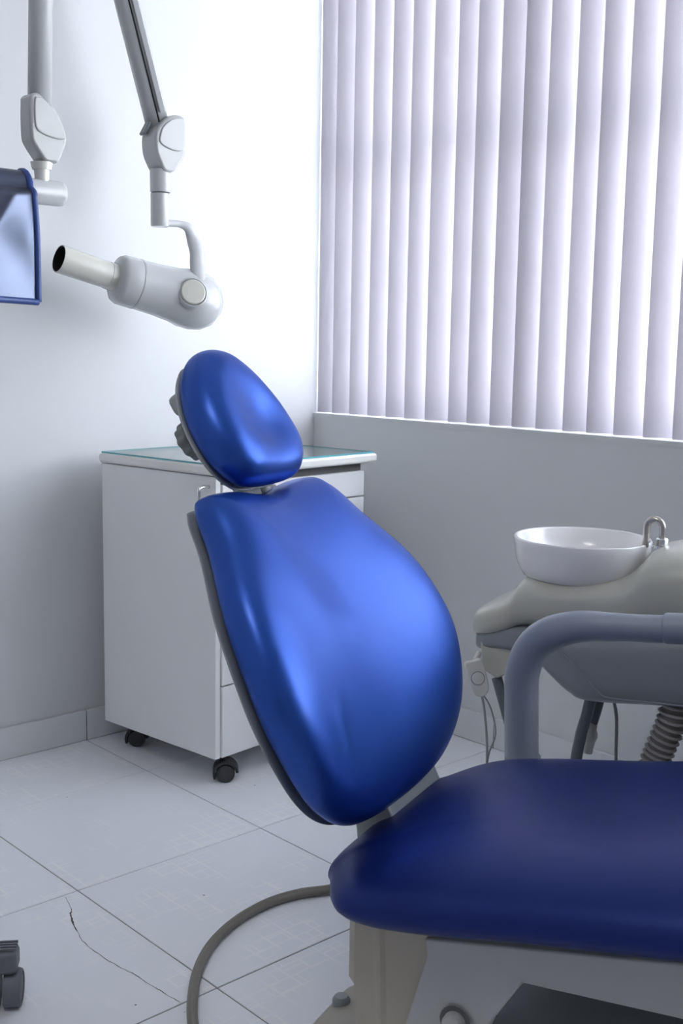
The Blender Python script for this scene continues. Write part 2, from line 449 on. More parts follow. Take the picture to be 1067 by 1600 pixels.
# vertical blind: headrail plus separate slats
bl = root('vertical_blind', 'pale lilac vertical blind of long fabric slats hanging in the window', 'blind', (0.835, -0.8, 2.36))
box('headrail', (0.815, WY0 + .02, 2.36), (0.858, YB - .005, 2.40), M['cab'], bl, 0.003)
seen = [0.747, 0.682, 0.607, 0.53, 0.455, 0.381, 0.302, 0.216, 0.15, 0.071, -0.003, -0.079, -0.162, -0.232, -0.309, -0.39, -0.467]
yl = list(seen)
while yl[-1] > WY0 + 0.12: yl.append(yl[-1] - 0.0765 + random.uniform(-.005, .005))
def slat(yv, ang, k):
    w, nz_, zb, zt = 0.094, 10, 0.8515, 2.36
    V, Fc = [], []
    th = 0.0005
    for side in (0, 1):
        for i in range(nz_ + 1):
            q = i / nz_
            a = ang
            d = q * w
            bow = 0.007 * (1 - (2 * q - 1) ** 2)
            px_ = 0.808 + d * sin(a) - bow * cos(a) * -1 * -1
            py_ = yv - d * cos(a) - bow * sin(a)
            nx, ny = cos(a) * th * side, sin(a) * th * side
            for z in (zb, zt): V.append((px_ + nx, py_ + ny, z))
    n = (nz_ + 1) * 2
    for s in (0, n):
        for i in range(nz_):
            Fc.append((s + 2 * i, s + 2 * i + 2, s + 2 * i + 3, s + 2 * i + 1))
    for i in range(nz_):
        Fc.append((2 * i, 2 * i + 2, n + 2 * i + 2, n + 2 * i)); Fc.append((2 * i + 1, 2 * i + 3, n + 2 * i + 3, n + 2 * i + 1))
    Fc.append((0, 1, n + 1, n)); Fc.append((2 * nz_, 2 * nz_ + 1, n + 2 * nz_ + 1, n + 2 * nz_))
    o = mesh('slat', V, Fc, M['slat'], bl, True)
    o.data.set_sharp_from_angle(angle=radians(40))
for k, y in enumerate(yl):
    slat(y, radians(36 + random.uniform(-4, 4)), k)

# ------------------------------------------------------------------ dental chair
AZ = -1.2252
FV = Vector((cos(AZ), sin(AZ), 0)); LV = Vector((-FV.y, FV.x, 0)); OC = Vector((-0.4171, -0.7787, 0))
def CH(u, f, z): return OC + LV * u + FV * f + Z * z

chair = root('dental_chair', 'blue leather dental chair with tilted headrest, backrest and long seat', 'dental chair', CH(0, 0.35, 0))

def cushion_vf(outl, Tf, Tb, cen, e=0.55, eb=0.3, nr=18, warp=None, relief=None, pf=1.0):
    V, Fc = [], []
    n = len(outl); rings = []
    cu, cv_ = cen
    angs = [pi / 2 * (1 - k / nr) for k in range(nr + 1)] + [-pi / 2 * (k / 8) for k in range(1, 9)]
    for a in angs:
        c = max(0.0, cos(a)); r = (c ** e if a >= 0 else c ** eb) if c > 1e-9 else 0.0
        zz = (sin(a) ** pf * Tf) if a >= 0 else sin(a) * Tb
        if r < 1e-4:
            u, v = cu, cv_; z = zz + (relief(u, v, r) if relief and a > 0 else 0)
            rings.append([len(V)]); V.append((u, v, z + (warp(u, v) if warp else 0)))
        else:
            rings.append(list(range(len(V), len(V) + n)))
            for (ou, ov) in outl:
                u, v = cu + r * (ou - cu), cv_ + r * (ov - cv_)
                z = zz + (relief(u, v, r) if relief and a > 0 else 0)
                V.append((u, v, z + (warp(u, v) if warp else 0)))
    for A, B in zip(rings, rings[1:]):
        for k in range(n):
            k2 = (k + 1) % n
            if len(A) == 1: Fc.append((A[0], B[k], B[k2]))
            elif len(B) == 1: Fc.append((A[k2], A[k], B[0]))
            else: Fc.append((A[k], B[k], B[k2], A[k2]))
    return V, Fc
def sym_outline(ws, vs, n=8):
    P = [(w, v, 0) for w, v in zip(ws, vs)] + [(-w, v, 0) for w, v in list(zip(ws, vs))[::-1]]
    return [(p.x, p.y) for p in catmull(P, n, True)]
def gauss(u, v, cu, cv_, su, sv): return math.exp(-((u - cu) / su) ** 2 - ((v - cv_) / sv) ** 2)
def place(VF, o, tilt, back):
    # back=True: plane leaning back by its angle; else the seat plane
    V, Fc = VF
    if back: B = -FV * cos(tilt) + Z * sin(tilt); N = FV * sin(tilt) + Z * cos(tilt)
    else: B = FV * cos(tilt) + Z * sin(tilt); N = -FV * sin(tilt) + Z * cos(tilt)
    return [o + LV * a + B * b + N * c for a, b, c in V], Fc, B, N

# seat
so = sym_outline([.1157, .1731, .2445, .2626, .2603, .2698, .27, .255, .215, .13], [0, .02, .07, .16, .32, .6, .8, 1.05, 1.2, 1.25])
def seat_relief(u, v, r):
    return -0.006 * gauss(u, v, 0, .35, .16, .3)
V, Fc, SB, SN = place(cushion_vf(so, .06, .035, (0, .35), .55, .3, 18, None, seat_relief), OC + Z * .37, .1656, False)
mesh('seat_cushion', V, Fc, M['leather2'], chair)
V, Fc, _, _ = place(cushion_vf([(a * .8, .06 + b * .94) for a, b in so], .004, .02, (0, .35), .2, .2, 4), OC + Z * .37 - SN * .024, .1656, False)
mesh('seat_pan', V, Fc, M['chairwhite'], chair, label='off-white pan under the seat cushion')

# backrest
H = .4823
bo = sym_outline([.0666, .1521, .2182, .2571, .2638, .2398, .1809, .1497, .1038], [q * H for q in (0, .04, .14, .3, .45, .65, .85, .97, 1.0)])
def top_dip(p):
    u, v = p
    return (u, v - 0.016 * math.exp(-(u / .06) ** 2) * max(0, (v / H - .6) / .4))
bo = [top_dip(p) for p in bo]
bwarp = lambda u, v:   .4222 * u * u - .4839 * (v - H * .45) ** 2
def back_relief(u, v, r):
    k = max(0.0, 1 - r ** 6)
    z = 0.010 * gauss(u, v, 0.0, .02, .16, .07)
    z += 0.0040 * gauss(u + .30 * (v - .30), v, -.105, .30, .045, .13)     # soft ridge left of the hollow
    z += 0.0013 * gauss(u - .1 * (v - .12), v, -.168, .145, .010, .032) - 0.0012 * gauss(u, v, -.185, .115, .010, .025)  # creases of wear
    z += 0.0022 * gauss(u, v, -.150, .055, .035, .018)
    return z * k
ORG = OC + FV * .0395 + Z * .4297
V, Fc, BB, BN = place(cushion_vf(bo, .058, .03, (0, H * .5), .36, .3, 24, bwarp, back_relief, .72), ORG, 1.0821, True)
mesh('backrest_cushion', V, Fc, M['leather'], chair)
V, Fc, _, _ = place(cushion_vf([(a * .975, H * .5 + (b - H * .5) * .968) for a, b in bo], .004, .007, (0, H * .5), .15, .35, 6, bwarp), ORG - BN * .0275, 1.0821, True)
mesh('backrest_shell', V, Fc, M['shell'], chair, label='grey plastic shell behind the backrest')

# headrest
HH = .2131
ho = sym_outline([.0456, .0781, .1003, .1044, .0949, .0713, .0418, .0159], [q * HH for q in (0, .06, .2, .4, .6, .8, .94, 1.0)])
hwarp = lambda u, v: .8752 * u * u + .6374 * (v - HH * .5) ** 2
def head_relief(u, v, r):
    return -0.018 * gauss(u, v, 0.02, .085, .055, .05) * max(0, 1 - r ** 6)
HORG = OC + FV * -.1833 + Z * .8502
V, Fc, HB, HN = place(cushion_vf(ho, .05, .03, (0, HH * .5), .54, .3, 22, hwarp, head_relief, 1.0), HORG, .9781, True)
mesh('headrest_cushion', V, Fc, M['leather'], chair)
V, Fc, _, _ = place(cushion_vf([(a * .95, HH * .5 + (b - HH * .5) * .95) for a, b in ho], .004, .006, (0, HH * .5), .15, .35, 6, hwarp), HORG - HN * .026, .9781, True)
mesh('headrest_shell', V, Fc, M['shell'], chair, label='light grey shell behind the headrest')
def HP(u, v, n): return HORG + LV * u + HB * v + HN * n
def BP(u, v, n): return ORG + LV * u + BB * v + BN * n
# fluted knob behind the headrest
kb = HP(-.038, .106, -.028)
tube('knob_spindle', [kb, kb - HN * .035], .014, M['dark'], chair)
prof = []
kp = []
for k in range(60):
    a = 2 * pi * k / 60; r = .029 * (1 + .05 * cos(10 * a)); kp.append((r * cos(a), r * sin(a)))
prism('headrest_knob', kp, LV, HB, -HN, kb, .012, .030, M['knob'], chair, .003, label='dark grey fluted knob')
obox('headrest_bracket', HP(-.050, .155, -.030), LV, HB, HN, (.016, .016, .012), M['shell'], chair, .009)
# neck support: twin bars from the backrest shell up to the headrest
pth = [BP(0, .40, -.042), BP(0, .46, -.042), HP(0, .0, -.040), HP(0, .10, -.040)]
for du in (.0, .05):
    tube('neck_bar', [p + LV * du for p in pth], .011, M['xwhite'], chair, smooth_n=6, up=LV, oval=1.6, seg=14)
obox('neck_plate', BP(.03, .455, -.040), LV, BB, BN, (.055, .03, .006), M['shell'], chair, .004)

# hinge between seat and backrest
prism('hinge_cover', [(-.005, .30), (.055, .30), (.045, .405), (.028, .44), (.0, .455), (-.02, .42), (-.012, .36)], FV, Z, LV, CH(0.05, 0, 0), -.085, .085, M['shell'], chair, .006)

# lower frame
prism('side_frame', [(.165, .352), (.169, .330), (.14, .225), (.14, .14), (.205, .14), (.25, .268), (.288, .330), (.75, .355), (1.0, .40), (1.0, .49), (.46, .402)],
      FV, Z, LV, CH(-.207, 0, 0), -.0, .03, M['chairwhite'], chair, .003, label='off-white steel side frame')
prism('side_frame', [(.165, .352), (.169, .330), (.14, .225), (.14, .14), (.205, .14), (.25, .268), (.288, .330), (.75, .355), (1.0, .40), (1.0, .49), (.46, .402)],
      FV, Z, LV, CH(.2, 0, 0), -.03, .0, M['chairwhite'], chair, .003)
lathe('pivot_knob', CH(-.207, .209, .261), -LV, [(0, 0), (0, .0135), (.013, .0135), (.016, .012), (.016, 0)], M['chairwhite'], chair, 28)
lathe('pivot_washer', CH(-.207, .209, .261), -LV, [(0, 0), (0, .0160), (.004, .0195), (.004, 0)], M['gap'], chair, 28)
# beige rear skirt: wraps the rear corner
sk = [(-.10, .045), (-.185, .055), (-.197, .068), (-.200, .09), (-.203, .10), (-.203, .104), (-.200, .11), (-.200, .172)]
V = []; Fc = []
for k, (u, f) in enumerate(sk):
    zb = .12 if f > .088 else (.262 if u < -.15 else .262)
    V += [CH(u, f, .356), CH(u, f + (.01 if k > 3 else 0), zb)]
    if k: Fc.append((2 * k - 2, 2 * k, 2 * k + 1, 2 * k - 1))
o = mesh('rear_skirt', V, Fc, M['beige2'], chair, False, label='beige metal skirt below the rear of the seat')
md = o.modifiers.new('solid', 'SOLIDIFY'); md.thickness = .006; md.offset = -1
# lift arms and dark machinery, pedestal and base
obox('lift_arm', CH(0, .42, .235), LV, (FV * .95 + Z * .3).normalized(), (Z * .95 - FV * .3).normalized(), (.13, .30, .035), M['bgrey'], chair, .006)
obox('lower_box', CH(0, .33, .12), LV, FV, Z, (.15, .2, .075), M['bgrey'], chair, .01)
V, Fc = loft_vf(interp([(-.10, .0, .045, -.02, .14), (-.07, .0, .055, -.10, .17), (0, .0, .06, -.14, .2), (.3, .0, .062, -.16, .2), (.62, .0, .06, -.16, .18), (.75, 0, .04, -.1, .12)], 5), CH, 36, 4)
mesh('base_plate', V, Fc, M['beige2'], chair, label='beige base resting on the floor')
for (u, f) in ((.065, -.083),):
    lathe('base_stud', CH(u, f, .03), Z, [(0, 0), (0, .014), (.028, .014), (.034, .010), (.035, 0)], M['shell'], chair, 20)

# armrest beyond the seat
apath = [CH(.33, .104, .24), CH(.33, .103, .34), CH(.33, .100, .42), CH(.33, .097, .49), CH(.33, .097, .535), CH(.33, .112, .578), CH(.33, .142, .605),
         CH(.33, .185, .6215), CH(.33, .24, .628), CH(.33, .30, .633), CH(.33, .345, .638)]
apr = [.0275 if k < 36 else .0275 - .0065 * min(1, (k - 36) / 14) for k in range(61)]
tube('armrest_tube', apath, 1, M['armgrey'], chair) if False else tube('armrest_tube', catmull(apath, 6), apr, M['armgrey'], chair, 24, LV, 1.0, 0, label='blue-grey bent armrest tube')
tube('armrest_collar', [CH(.33, .104, .20), CH(.33, .103, .397)], .0292, M['bgrey'], chair, 24)
tube('armrest_end', [CH(.33, .315, .636), CH(.33, .62, .662)], .0235, M['armgrey'], chair, 24, LV, 1.0, bevel=.004)
prism('armrest_bracket', [(.02, .20), (.18, .20), (.18, .26), (.02, .26)], FV, Z, LV, CH(.33, 0, 0), -.15, .03, M['chairwhite'], chair, .006)

# ------------------------------------------------------------------ spittoon unit beside the chair
UC = .615
unit = root('spittoon_unit', 'beige and blue-grey spittoon unit standing beyond the dental chair', 'dental unit', CH(UC, .5, 0))
lo = interp([(-.060, .512, .545, UC - .075, UC + .075), (-.050, .505, .55, UC - .10, UC + .10), (0, .512, .565, UC - .115, UC + .115),
             (.05, .505, .57, UC - .115, UC + .115), (.085, .475, .57, UC - .115, UC + .115), (.12, .447, .57, UC - .115, UC + .115),
             (.16, .437, .572, UC - .115, UC + .115), (.32, .452, .59, UC - .115, UC + .115), (.50, .46, .60, UC - .115, UC + .115), (.62, .46, .60, UC - .11, UC + .11)], 6)
V, Fc = loft_vf(lo, CH, 48, 4.0)
mesh('lower_body', V, Fc, M['bgrey'], unit, label='blue-grey lower fairing')
up = interp([(-.064, .535, .560, UC - .07, UC + .07, 3), (-.058, .532, .582, UC - .105, UC + .105, 3.5), (-.032, .536, .597, UC - .12, UC + .12, 3.6), (-.006, .541, .608, UC - .122, UC + .122, 3.4), (.010, .545, .625, UC - .122, UC + .122, 3.0),
             (.024, .55, .648, UC - .122, UC + .122, 2.7), (.05, .556, .655, UC - .122, UC + .122, 2.7), (.12, .56, .658, UC - .122, UC + .122, 2.8), (.195, .564, .666, UC - .122, UC + .122, 2.8),
             (.222, .57, .686, UC - .122, UC + .122, 2.8), (.243, .575, .711, UC - .122, UC + .122, 2.8), (.275, .58, .722, UC - .122, UC + .122, 2.8), (.34, .585, .722, UC - .122, UC + .122, 2.8),
             (.50, .59, .700, UC - .122, UC + .122, 3), (.62, .59, .68, UC - .115, UC + .115, 3)], 6)
V, Fc = loft_vf(up, CH, 56)
mesh('upper_cover', V, Fc, M['beige'], unit, label='glossy beige upper cover')
V, Fc = loft_vf([(.36, 0, .47, UC - .09, UC + .09), (.60, 0, .47, UC - .09, UC + .09)], CH, 40, 6)
mesh('pedestal', V, Fc, M['bgrey'], unit)
bc = CH(UC, .105, 0)
BR = .122
pr_ = [(.638, 0), (.638, .07), (.640, .090), (.648, .104), (.664, .1135), (.684, .1185), (.704, .1208), (.7135, .1222), (.7160, .1212), (.7160, .1180), (.7125, .1165),
       (.695, .1135), (.675, .105), (.665, .09), (.657, .06), (.654, 0)]
lathe('bowl', Vector((bc.x, bc.y, 0)), Z, pr_, M['ceramic'], unit, 64, label='white ceramic spittoon bowl', edge=False)
sp0 = CH(UC - .02, .250, .716)
lathe('spout_nut', sp0, Z, [(0, 0), (0, .010), (.012, .010), (.014, .008), (.014, 0)], M['chrome'], unit, 6)
lathe('spout_washer', sp0 - Z * .003, Z, [(0, 0), (0, .016), (.004, .015), (.005, 0)], M['chrome'], unit, 24)
s1 = CH(UC - .02, .250, .716); s2 = CH(UC - .02, .222, .716)
arc = [s1 + Z * .01, s1 + Z * .02]
for k in range(9):
    a = pi * k / 8; arc.append((s1 + s2) / 2 + (s1 - s2) / 2 * cos(a) + Z * (.030 + .016 * sin(a)))
arc += [s2 + Z * .015, s2 - Z * .004]
tube('water_spout', arc, .0058, M['steel'], unit, 12, up=LV)
# suction holder under the left end, with a small lever
prism('suction_holder', [(-.038, .475), (-.01, .462), (.012, .475), (.03, .492), (.045, .53), (-.045, .53)], FV, Z, LV, CH(UC, 0, 0), -.105, .02, M['beige'], unit, .005)
lathe('holder_lever', CH(UC - .03, -.070, .497), Z, [(0, 0), (0, .006), (.02, .006), (.022, .009), (.034, .009), (.034, 0)], M['tubegrey'], unit, 16)
for k in range(3):
    obox('vent_slit', CH(UC - .106, .022 + k * .010, .512), FV, Z, LV, (.0022, .010, .002), M['dark'], unit)
tube('crease', [CH(UC - .1165, f, z) for f, z in ((.075, .545), (.10, .535), (.13, .515), (.155, .492), (.178, .470), (.20, .463), (.30, .468), (.5, .474))], .0016, M['bgrey'], unit, 8, X, 1, 5)
# hoses
tube('suction_hose', [CH(UC - .09, -.015, .46), CH(UC - .09, .005, .40), CH(UC - .09, .025, .33), CH(UC - .09, .04, .20), CH(UC - .07, .12, .06), CH(UC - .02, .40, .03)], .0095, M['tubegrey'], unit, 14, X, 1, 6)
tube('suction_hose', [CH(UC - .02, .143, .45), CH(UC - .02, .135, .40), CH(UC - .02, .124, .35), CH(UC - .02, .119, .28), CH(UC - .02, .14, .15), CH(UC - .02, .40, .05)], .0105, M['tubegrey'], unit, 14, X, 1, 6)
tube('suction_hose', [CH(UC + .01, .155, .45), CH(UC + .01, .146, .405), CH(UC + .01, .138, .372)], .0085, M['tubegrey'], unit, 14, X, 1, 6)
V, Fc = lathe_vf(CH(UC + .01, .138, .374), Vector((-.05, .1, -1)), [(0, 0), (0, .0085), (.014, .009), (.020, .012), (.028, .013), (.036, .010), (.06, .008), (.06, 0)], 20)
mesh('suction_tip', V, Fc, M['swhite'], unit)
tube('thin_cable', [CH(UC + .03, .165, .45), CH(UC + .03, .168, .42), CH(UC + .03, .176, .38), CH(UC + .03, .179, .30), CH(UC + .03, .19, .1), CH(UC + .03, .38, .03)], .0032, M['cablegrey'], unit, 8, X, 1, 5)
# corrugated drain hose
dp = catmull([CH(UC - .06, .298, .47), CH(UC - .06, .291, .42), CH(UC - .06, .275, .37), CH(UC - .06, .262, .32), CH(UC - .05, .25, .22), CH(UC - .03, .28, .10), CH(UC, .40, .06)], 48)
rad = [.0225 + .0012 * cos(2 * pi * k / 11) for k in range(len(dp))]
tube('corrugated_hose', dp, rad, M['corr'], unit, 20, X)

rv = []
for k in range(0, len(dp) - 2, 11):
    rv.append(lathe_vf(dp[k], dp[k + 1] - dp[k], [(-.0028, .0225), (-.0014, .0255), (0, .0268), (.0014, .0255), (.0028, .0225)], 24))
o = mesh('hose_ribs', *join(*rv), M['corrrib'], unit, label='ribs of the corrugated hose, painted pale as if catching light'); o['kind'] = 'stuff'
# pendant call switch hooked on the unit, with cord
sw = root('pendant_switch', 'white push-button pendant switch hanging at the end of the spittoon unit', 'switch', CH(UC - .13, -.05, .40))
sx = (FV * .87 + LV * .5).normalized(); sz = (Z * .93 - FV * .30).normalized(); sn = sx.cross(sz).normalized()
if sn.dot(LV) > 0: sn = -sn
sx = sz.cross(sn).normalized()
sc_ = CH(UC - .135, -.036, .470)
pol = smooth_poly([(-.015, .028), (0, .030), (.015, .028), (.0165, 0), (.0155, -.022), (.007, -.034), (-.007, -.034), (-.0155, -.022), (-.0165, 0)], 5)
prism('switch_body', pol, sx, sz, sn, sc_, -.009, .009, M['swhite'], sw, .003)
lathe('button_ring', sc_ + sn * .008 - sz * .002, sn, [(0, 0), (0, .0125), (.0015, .0125), (.0015, 0)], M['bgrey'], sw, 24)
lathe('push_button', sc_ + sn * .009 - sz * .002, sn, [(0, 0), (0, .0112), (.002, .0108), (.0035, .006), (.004, 0)], M['swhite'], sw, 24)
lathe('hanging_hook', sc_ + sz * .024, (LV + Z * .5), [(0, 0), (0, .005), (.03, .005), (.03, 0)], M['swhite'], sw, 12)
cb = sc_ - sz * .033
for q in (0, 1):
    d = .012 * q
    tube('cord', [cb + sx * (.002 * q), cb - Z * .03 + sx * (.006 + d), cb - Z * .08 + sx * (.012 + d * 1.4), cb - Z * .12 + sx * (.014 + d * .2), cb - Z * .20 + sx * (.015 - .002 * q), cb - Z * .34 + sx * (.016 + .01 * q), Vector((cb.x + .03, cb.y - .02, .006 + .004 * q)), Vector((cb.x + .12, cb.y - .10, .006 + .004 * q))],
         .0016 + .0006 * (1 - q), M['cablegrey'], sw, 8, X, 1, 5)

# ------------------------------------------------------------------ flat hose on the floor
hz = .009
hp = [(.10, -.52, hz), (.06, -.42, hz), (-.02, -.355, hz), (-.097, -.325, hz), (-.145, -.303, hz), (-.200, -.293, hz), (-.256, -.297, hz), (-.321, -.314, hz), (-.388, -.347, hz),
      (-.445, -.392, hz), (-.495, -.446, hz), (-.547, -.519, hz), (-.60, -.62, hz), (-.60, -.74, hz), (-.52, -.84, hz), (-.40, -.88, hz)]
hs = root('floor_hose', 'flat taupe rubber hose looping over the white floor tiles', 'hose', (-.3, -.4, 0))
tube('hose_body', hp, .0088, M['hose'], hs, 16, Z, 1.0, 6)
tube('hose_ridge', [(a, b, c + .006) for a, b, c in hp], .0045, M['hose'], hs, 10, Z, 1.0, 6)

# ------------------------------------------------------------------ cabinet on casters
EW = Vector((cos(radians(6.2)), sin(radians(6.2)), 0)); EV = Vector((-EW.y, EW.x, 0)); CB = Vector((.060, .244, 0))
def CP(a, b, z): return CB + EW * a + EV * b + Z * z
CWD, CDP, Zb, Zt = .527, .428, .070, .748
cab = root('rolling_cabinet', 'white drawer cabinet on black casters in the corner below the blinds', 'cabinet', CP(.26, .21, 0))
def cbox(name, a0, a1, b0, b1, z0, z1, m, parent, bevel=0.001, label=None):
    return obox(name, CP((a0 + a1) / 2, (b0 + b1) / 2, (z0 + z1) / 2), EW, EV, Z, (abs(a1 - a0) / 2, abs(b1 - b0) / 2, abs(z1 - z0) / 2), m, parent, bevel, label)
cbox('body', .016, CWD, .020, CDP, Zb, Zt, M['cab'], cab)
sd = cbox('side_door', 0, .0155, .004, CDP, Zb, Zt - .002, M['cab'], cab, .0015)
# bar handle on the side door
hx = .028
hpth = [CP(0, hx, .722), CP(-.022, hx, .722), CP(-.029, hx, .716), CP(-.030, hx, .700), CP(-.030, hx, .612), CP(-.029, hx, .596), CP(-.022, hx, .590), CP(0, hx, .590)]
tube('handle', hpth, .0045, M['chrome'], sd, 12, EV, 1, 4, label='slim chrome bar handle')
for z0, z1 in ((.0705, .2440), (.2475, .3650), (.3685, .5130), (.5165, .6570), (.6605, .7260)):
    d = cbox('drawer_front', .018, CWD - .002, .0, .0185, z0, z1, M['cab'], cab, .0025)
    tube('handle', [CP(.20, 0, (z0 + z1) / 2 + .01), CP(.20, -.024, (z0 + z1) / 2 + .01), CP(.33, -.024, (z0 + z1) / 2 + .01), CP(.33, 0, (z0 + z1) / 2 + .01)], .0045, M['chrome'], d, 10, Z, 1, 4)
cbox('gap_shade_strip', .018, CWD - .004, .012, .0195, .726, .748, M['gap'], cab, 0)  # dark strip painting the shade between worktop and top drawer
cbox('worktop', -.008, CWD + .028, -.020, CDP + .004, Zt, Zt + .024, M['cabtop'], cab, .007, 'cream worktop with rounded edge')
def caster(a, b, dirv, z_top):
    c = CP(a, b, 0); r = .0225
    d = Vector(dirv).normalized(); ax = Z.cross(d)
    ctr = c + d * .014 + Z * r
    hood = []
    for k in range(15):
        t = radians(-25 + 200 * k / 14); hood.append((cos(t) * .031, sin(t) * .031))
    for k in range(15):
        t = radians(175 - 200 * k / 14); hood.append((cos(t) * .025, sin(t) * .025))
    V, Fc = prism_vf(hood, -d, Z, ax, ctr, -.021, .021)
    V2, F2 = lathe_vf(c + Z * (2 * r + .004), Z, [(0, 0), (0, .010), (z_top - 2 * r - .004, .012), (z_top - 2 * r - .004, 0)], 16)
    h = mesh('caster', *join((V, Fc), (V2, F2)), M['black'], cab, False, label='black twin-wheel caster')
    for s in (-1, 1):
        lathe('wheel', ctr + ax * (s * .006), ax * s, [(0, 0), (0, r), (.012, r), (.0145, r * .93), (.0145, r * .86), (.0135, r * .82), (.0145, r * .5), (.015, 0)], M['wheel'], h, 28)
for a, b, d in ((.043, .035, (.8, -.6, 0)), (.055, .385, (.75, -.65, 0)), (CWD - .05, .05, (1, .2, 0)), (CWD - .05, .385, (1, .3, 0))):
    caster(a, b, d, Zb)
gs = root('glass_sheet', 'thin clear glass sheet lying on the white cabinet', 'glass sheet', CP(.26, .21, .7725))
g = cbox('glass_plate', -.002, CWD + .020, -.012, CDP - .002, .7722, .7762, M['glasstop'], gs, 0)
g.data.materials.append(M['glassedge'])
for p in g.data.polygons:
    if abs(p.normal.z) < .5: p.material_index = 1

# ------------------------------------------------------------------ x-ray machine on its scissor arm
YX = .56
xr = root('xray_machine', 'white scissor-arm dental x-ray machine mounted on the back wall', 'x-ray machine', (-.95, .72, 1.38))
def XP(x, z, y=YX): return Vector((x, y, z))
tube('wall_bracket', [XP(-1.0, 1.382), XP(-.155, 1.382), XP(-.147, 1.382), XP(-.142, 1.382)], [.0280, .0280, .0262, .020], M['xwhite'], xr, 32)
tube('bracket_stem', [(-.96, YX, 1.382), (-.96, .742, 1.382)], .028, M['xwhite'], xr, 24)
box('wall_plate', (-1.06, .732, 1.26), (-.86, .7485, 1.50), M['xwhite'], xr, .01)
lathe('bracket_post', XP(-.196, 1.395), Z, [(0, 0), (0, .0150), (.036, .0175), (.036, .0215), (.052, .0250), (.054, 0)], M['xivory'], xr, 32)
# elbow above: where both arms meet
EB = Vector((-.165, YX + .006, 2.47)); A0 = XP(-.199, 1.56); B0 = XP(.128, 1.555, YX + .012)
tube('lower_arm', [A0, A0.lerp(EB, .97)], .0262, M['xwhite'], xr, 32)
bt = tube('upper_arm', [B0, B0.lerp(EB, .97)], .0285, M['xgrey'], xr, 32)
ad = (EB - B0).normalized(); gd = Vector((-.40, -.91, 0)); gd = (gd - ad * gd.dot(ad)).normalized(); gs_ = ad.cross(gd)
tube('arm_groove', [B0 + gd * .0278 + ad * .02, B0.lerp(EB, .95) + gd * .0278], .0022, M['dark'], bt, 8)
obox('arm_insert', B0.lerp(EB, .5) + (gd * .0246 + Vector((.011, -.0105, 0))), ad, gd, gs_, ((EB - B0).length * .45, .003, .007), M['xwhite'], bt, .002)
lathe('elbow', EB - Y * .04, Y, [(0, 0), (0, .045), (.005, .05), (.075, .05), (.08, .045), (.08, 0)], M['xwhite'], xr, 32)

def widen(P): return [(x - .013 + (.007 if x > -.18 else 0), z) for x, z in P]
def knuckle(name, face, panel, y0, y1, m):
    o = prism(name, smooth_poly(face, 4), X, Z, Y, (0, 0, 0), y0, y1, m, xr, .007)
    prism('cover_panel', smooth_poly(panel, 5), X, Z, Y, (0, 0, 0), y0 - .004, y0 + .004, M['xgrey'], o, .003, label='raised oval cover panel')
    return o
knuckle('lower_knuckle', widen([(-.221, 1.572), (-.219, 1.585), (-.205, 1.592), (-.186, 1.584), (-.162, 1.556), (-.144, 1.522), (-.139, 1.498), (-.146, 1.476), (-.160, 1.449),
                          (-.172, 1.446), (-.186, 1.447), (-.200, 1.462), (-.216, 1.484), (-.221, 1.50), (-.222, 1.54)]),
        widen([(-.212, 1.576), (-.204, 1.583), (-.188, 1.578), (-.166, 1.553), (-.149, 1.521), (-.145, 1.502), (-.166, 1.498), (-.190, 1.503), (-.208, 1.513), (-.213, 1.535)]), YX - .026, YX + .026, M['xgrey'])
def px2(x, y): # face plane of the upper knuckle: linear map measured on it
    return (.061 + (x - 218) * .001857, 1.527 - (y - 220) * .00152 + (x - 218) * .0001)
fpoly = [(242, 212), (247, 198), (258, 185), (272, 178), (285, 180), (288.5, 190), (289, 218), (287, 240), (279, 254), (270, 266), (257, 266), (249, 253), (243, 236)]
ppoly = [(247, 216), (252, 199), (264, 187), (278, 182.5), (285.5, 186), (286.5, 205), (284, 230), (272, 234), (258, 230), (249, 224)]
def sc(P, dx): return [(px2(x + dx, y)) for x, y in P]
uk = knuckle('upper_knuckle', sc(fpoly, -9), sc(ppoly, -9), YX - .031, YX + .034, M['xgrey'])
obox('hinge_slot', XP(.0865, 1.560, YX + .010), Vector((.5, 0, .86)), Y, Vector((-.86, 0, .5)), (.018, .012, .004), M['knob'], uk, .003, 'dark slot in the hinge')
kc = XP(.123, 1.40)
lathe('swivel_collar', Vector((.122, YX, 1.413)), Z, [(0, 0), (0, .0245), (.002, .0255), (.054, .0265), (.054, 0)], M['xwhite'], xr, 36)
lathe('swivel_joint', Vector((.121, YX, 1.410)), Z, [(0, 0), (0, .0215), (.004, .0215), (.004, 0)], M['gap'], xr, 36)
lathe('drop_tube', Vector((.1195, YX, 1.331)), Z, [(0, 0), (0, .0205), (.003, .0225), (.079, .0225), (.079, 0)], M['xwhite'], xr, 36)
yk = [XP(.112, 1.339, .545), XP(.140, 1.340, .545), XP(.168, 1.340, .543), XP(.190, 1.332, .541), XP(.203, 1.308, .54), XP(.205, 1.275, .525), XP(.199, 1.245, .515), XP(.190, 1.222, .50), XP(.184, 1.195, .485)]
ykp = catmull(yk, 6)
rr = [.0085 + (.0195 - .0085) * min(1, max(0, (k / len(ykp) - .25) / .3)) for k in range(len(ykp))]
V, Fc = [], []
tube('yoke', ykp, rr, M['xwhite'], xr, 18, Y, .62)
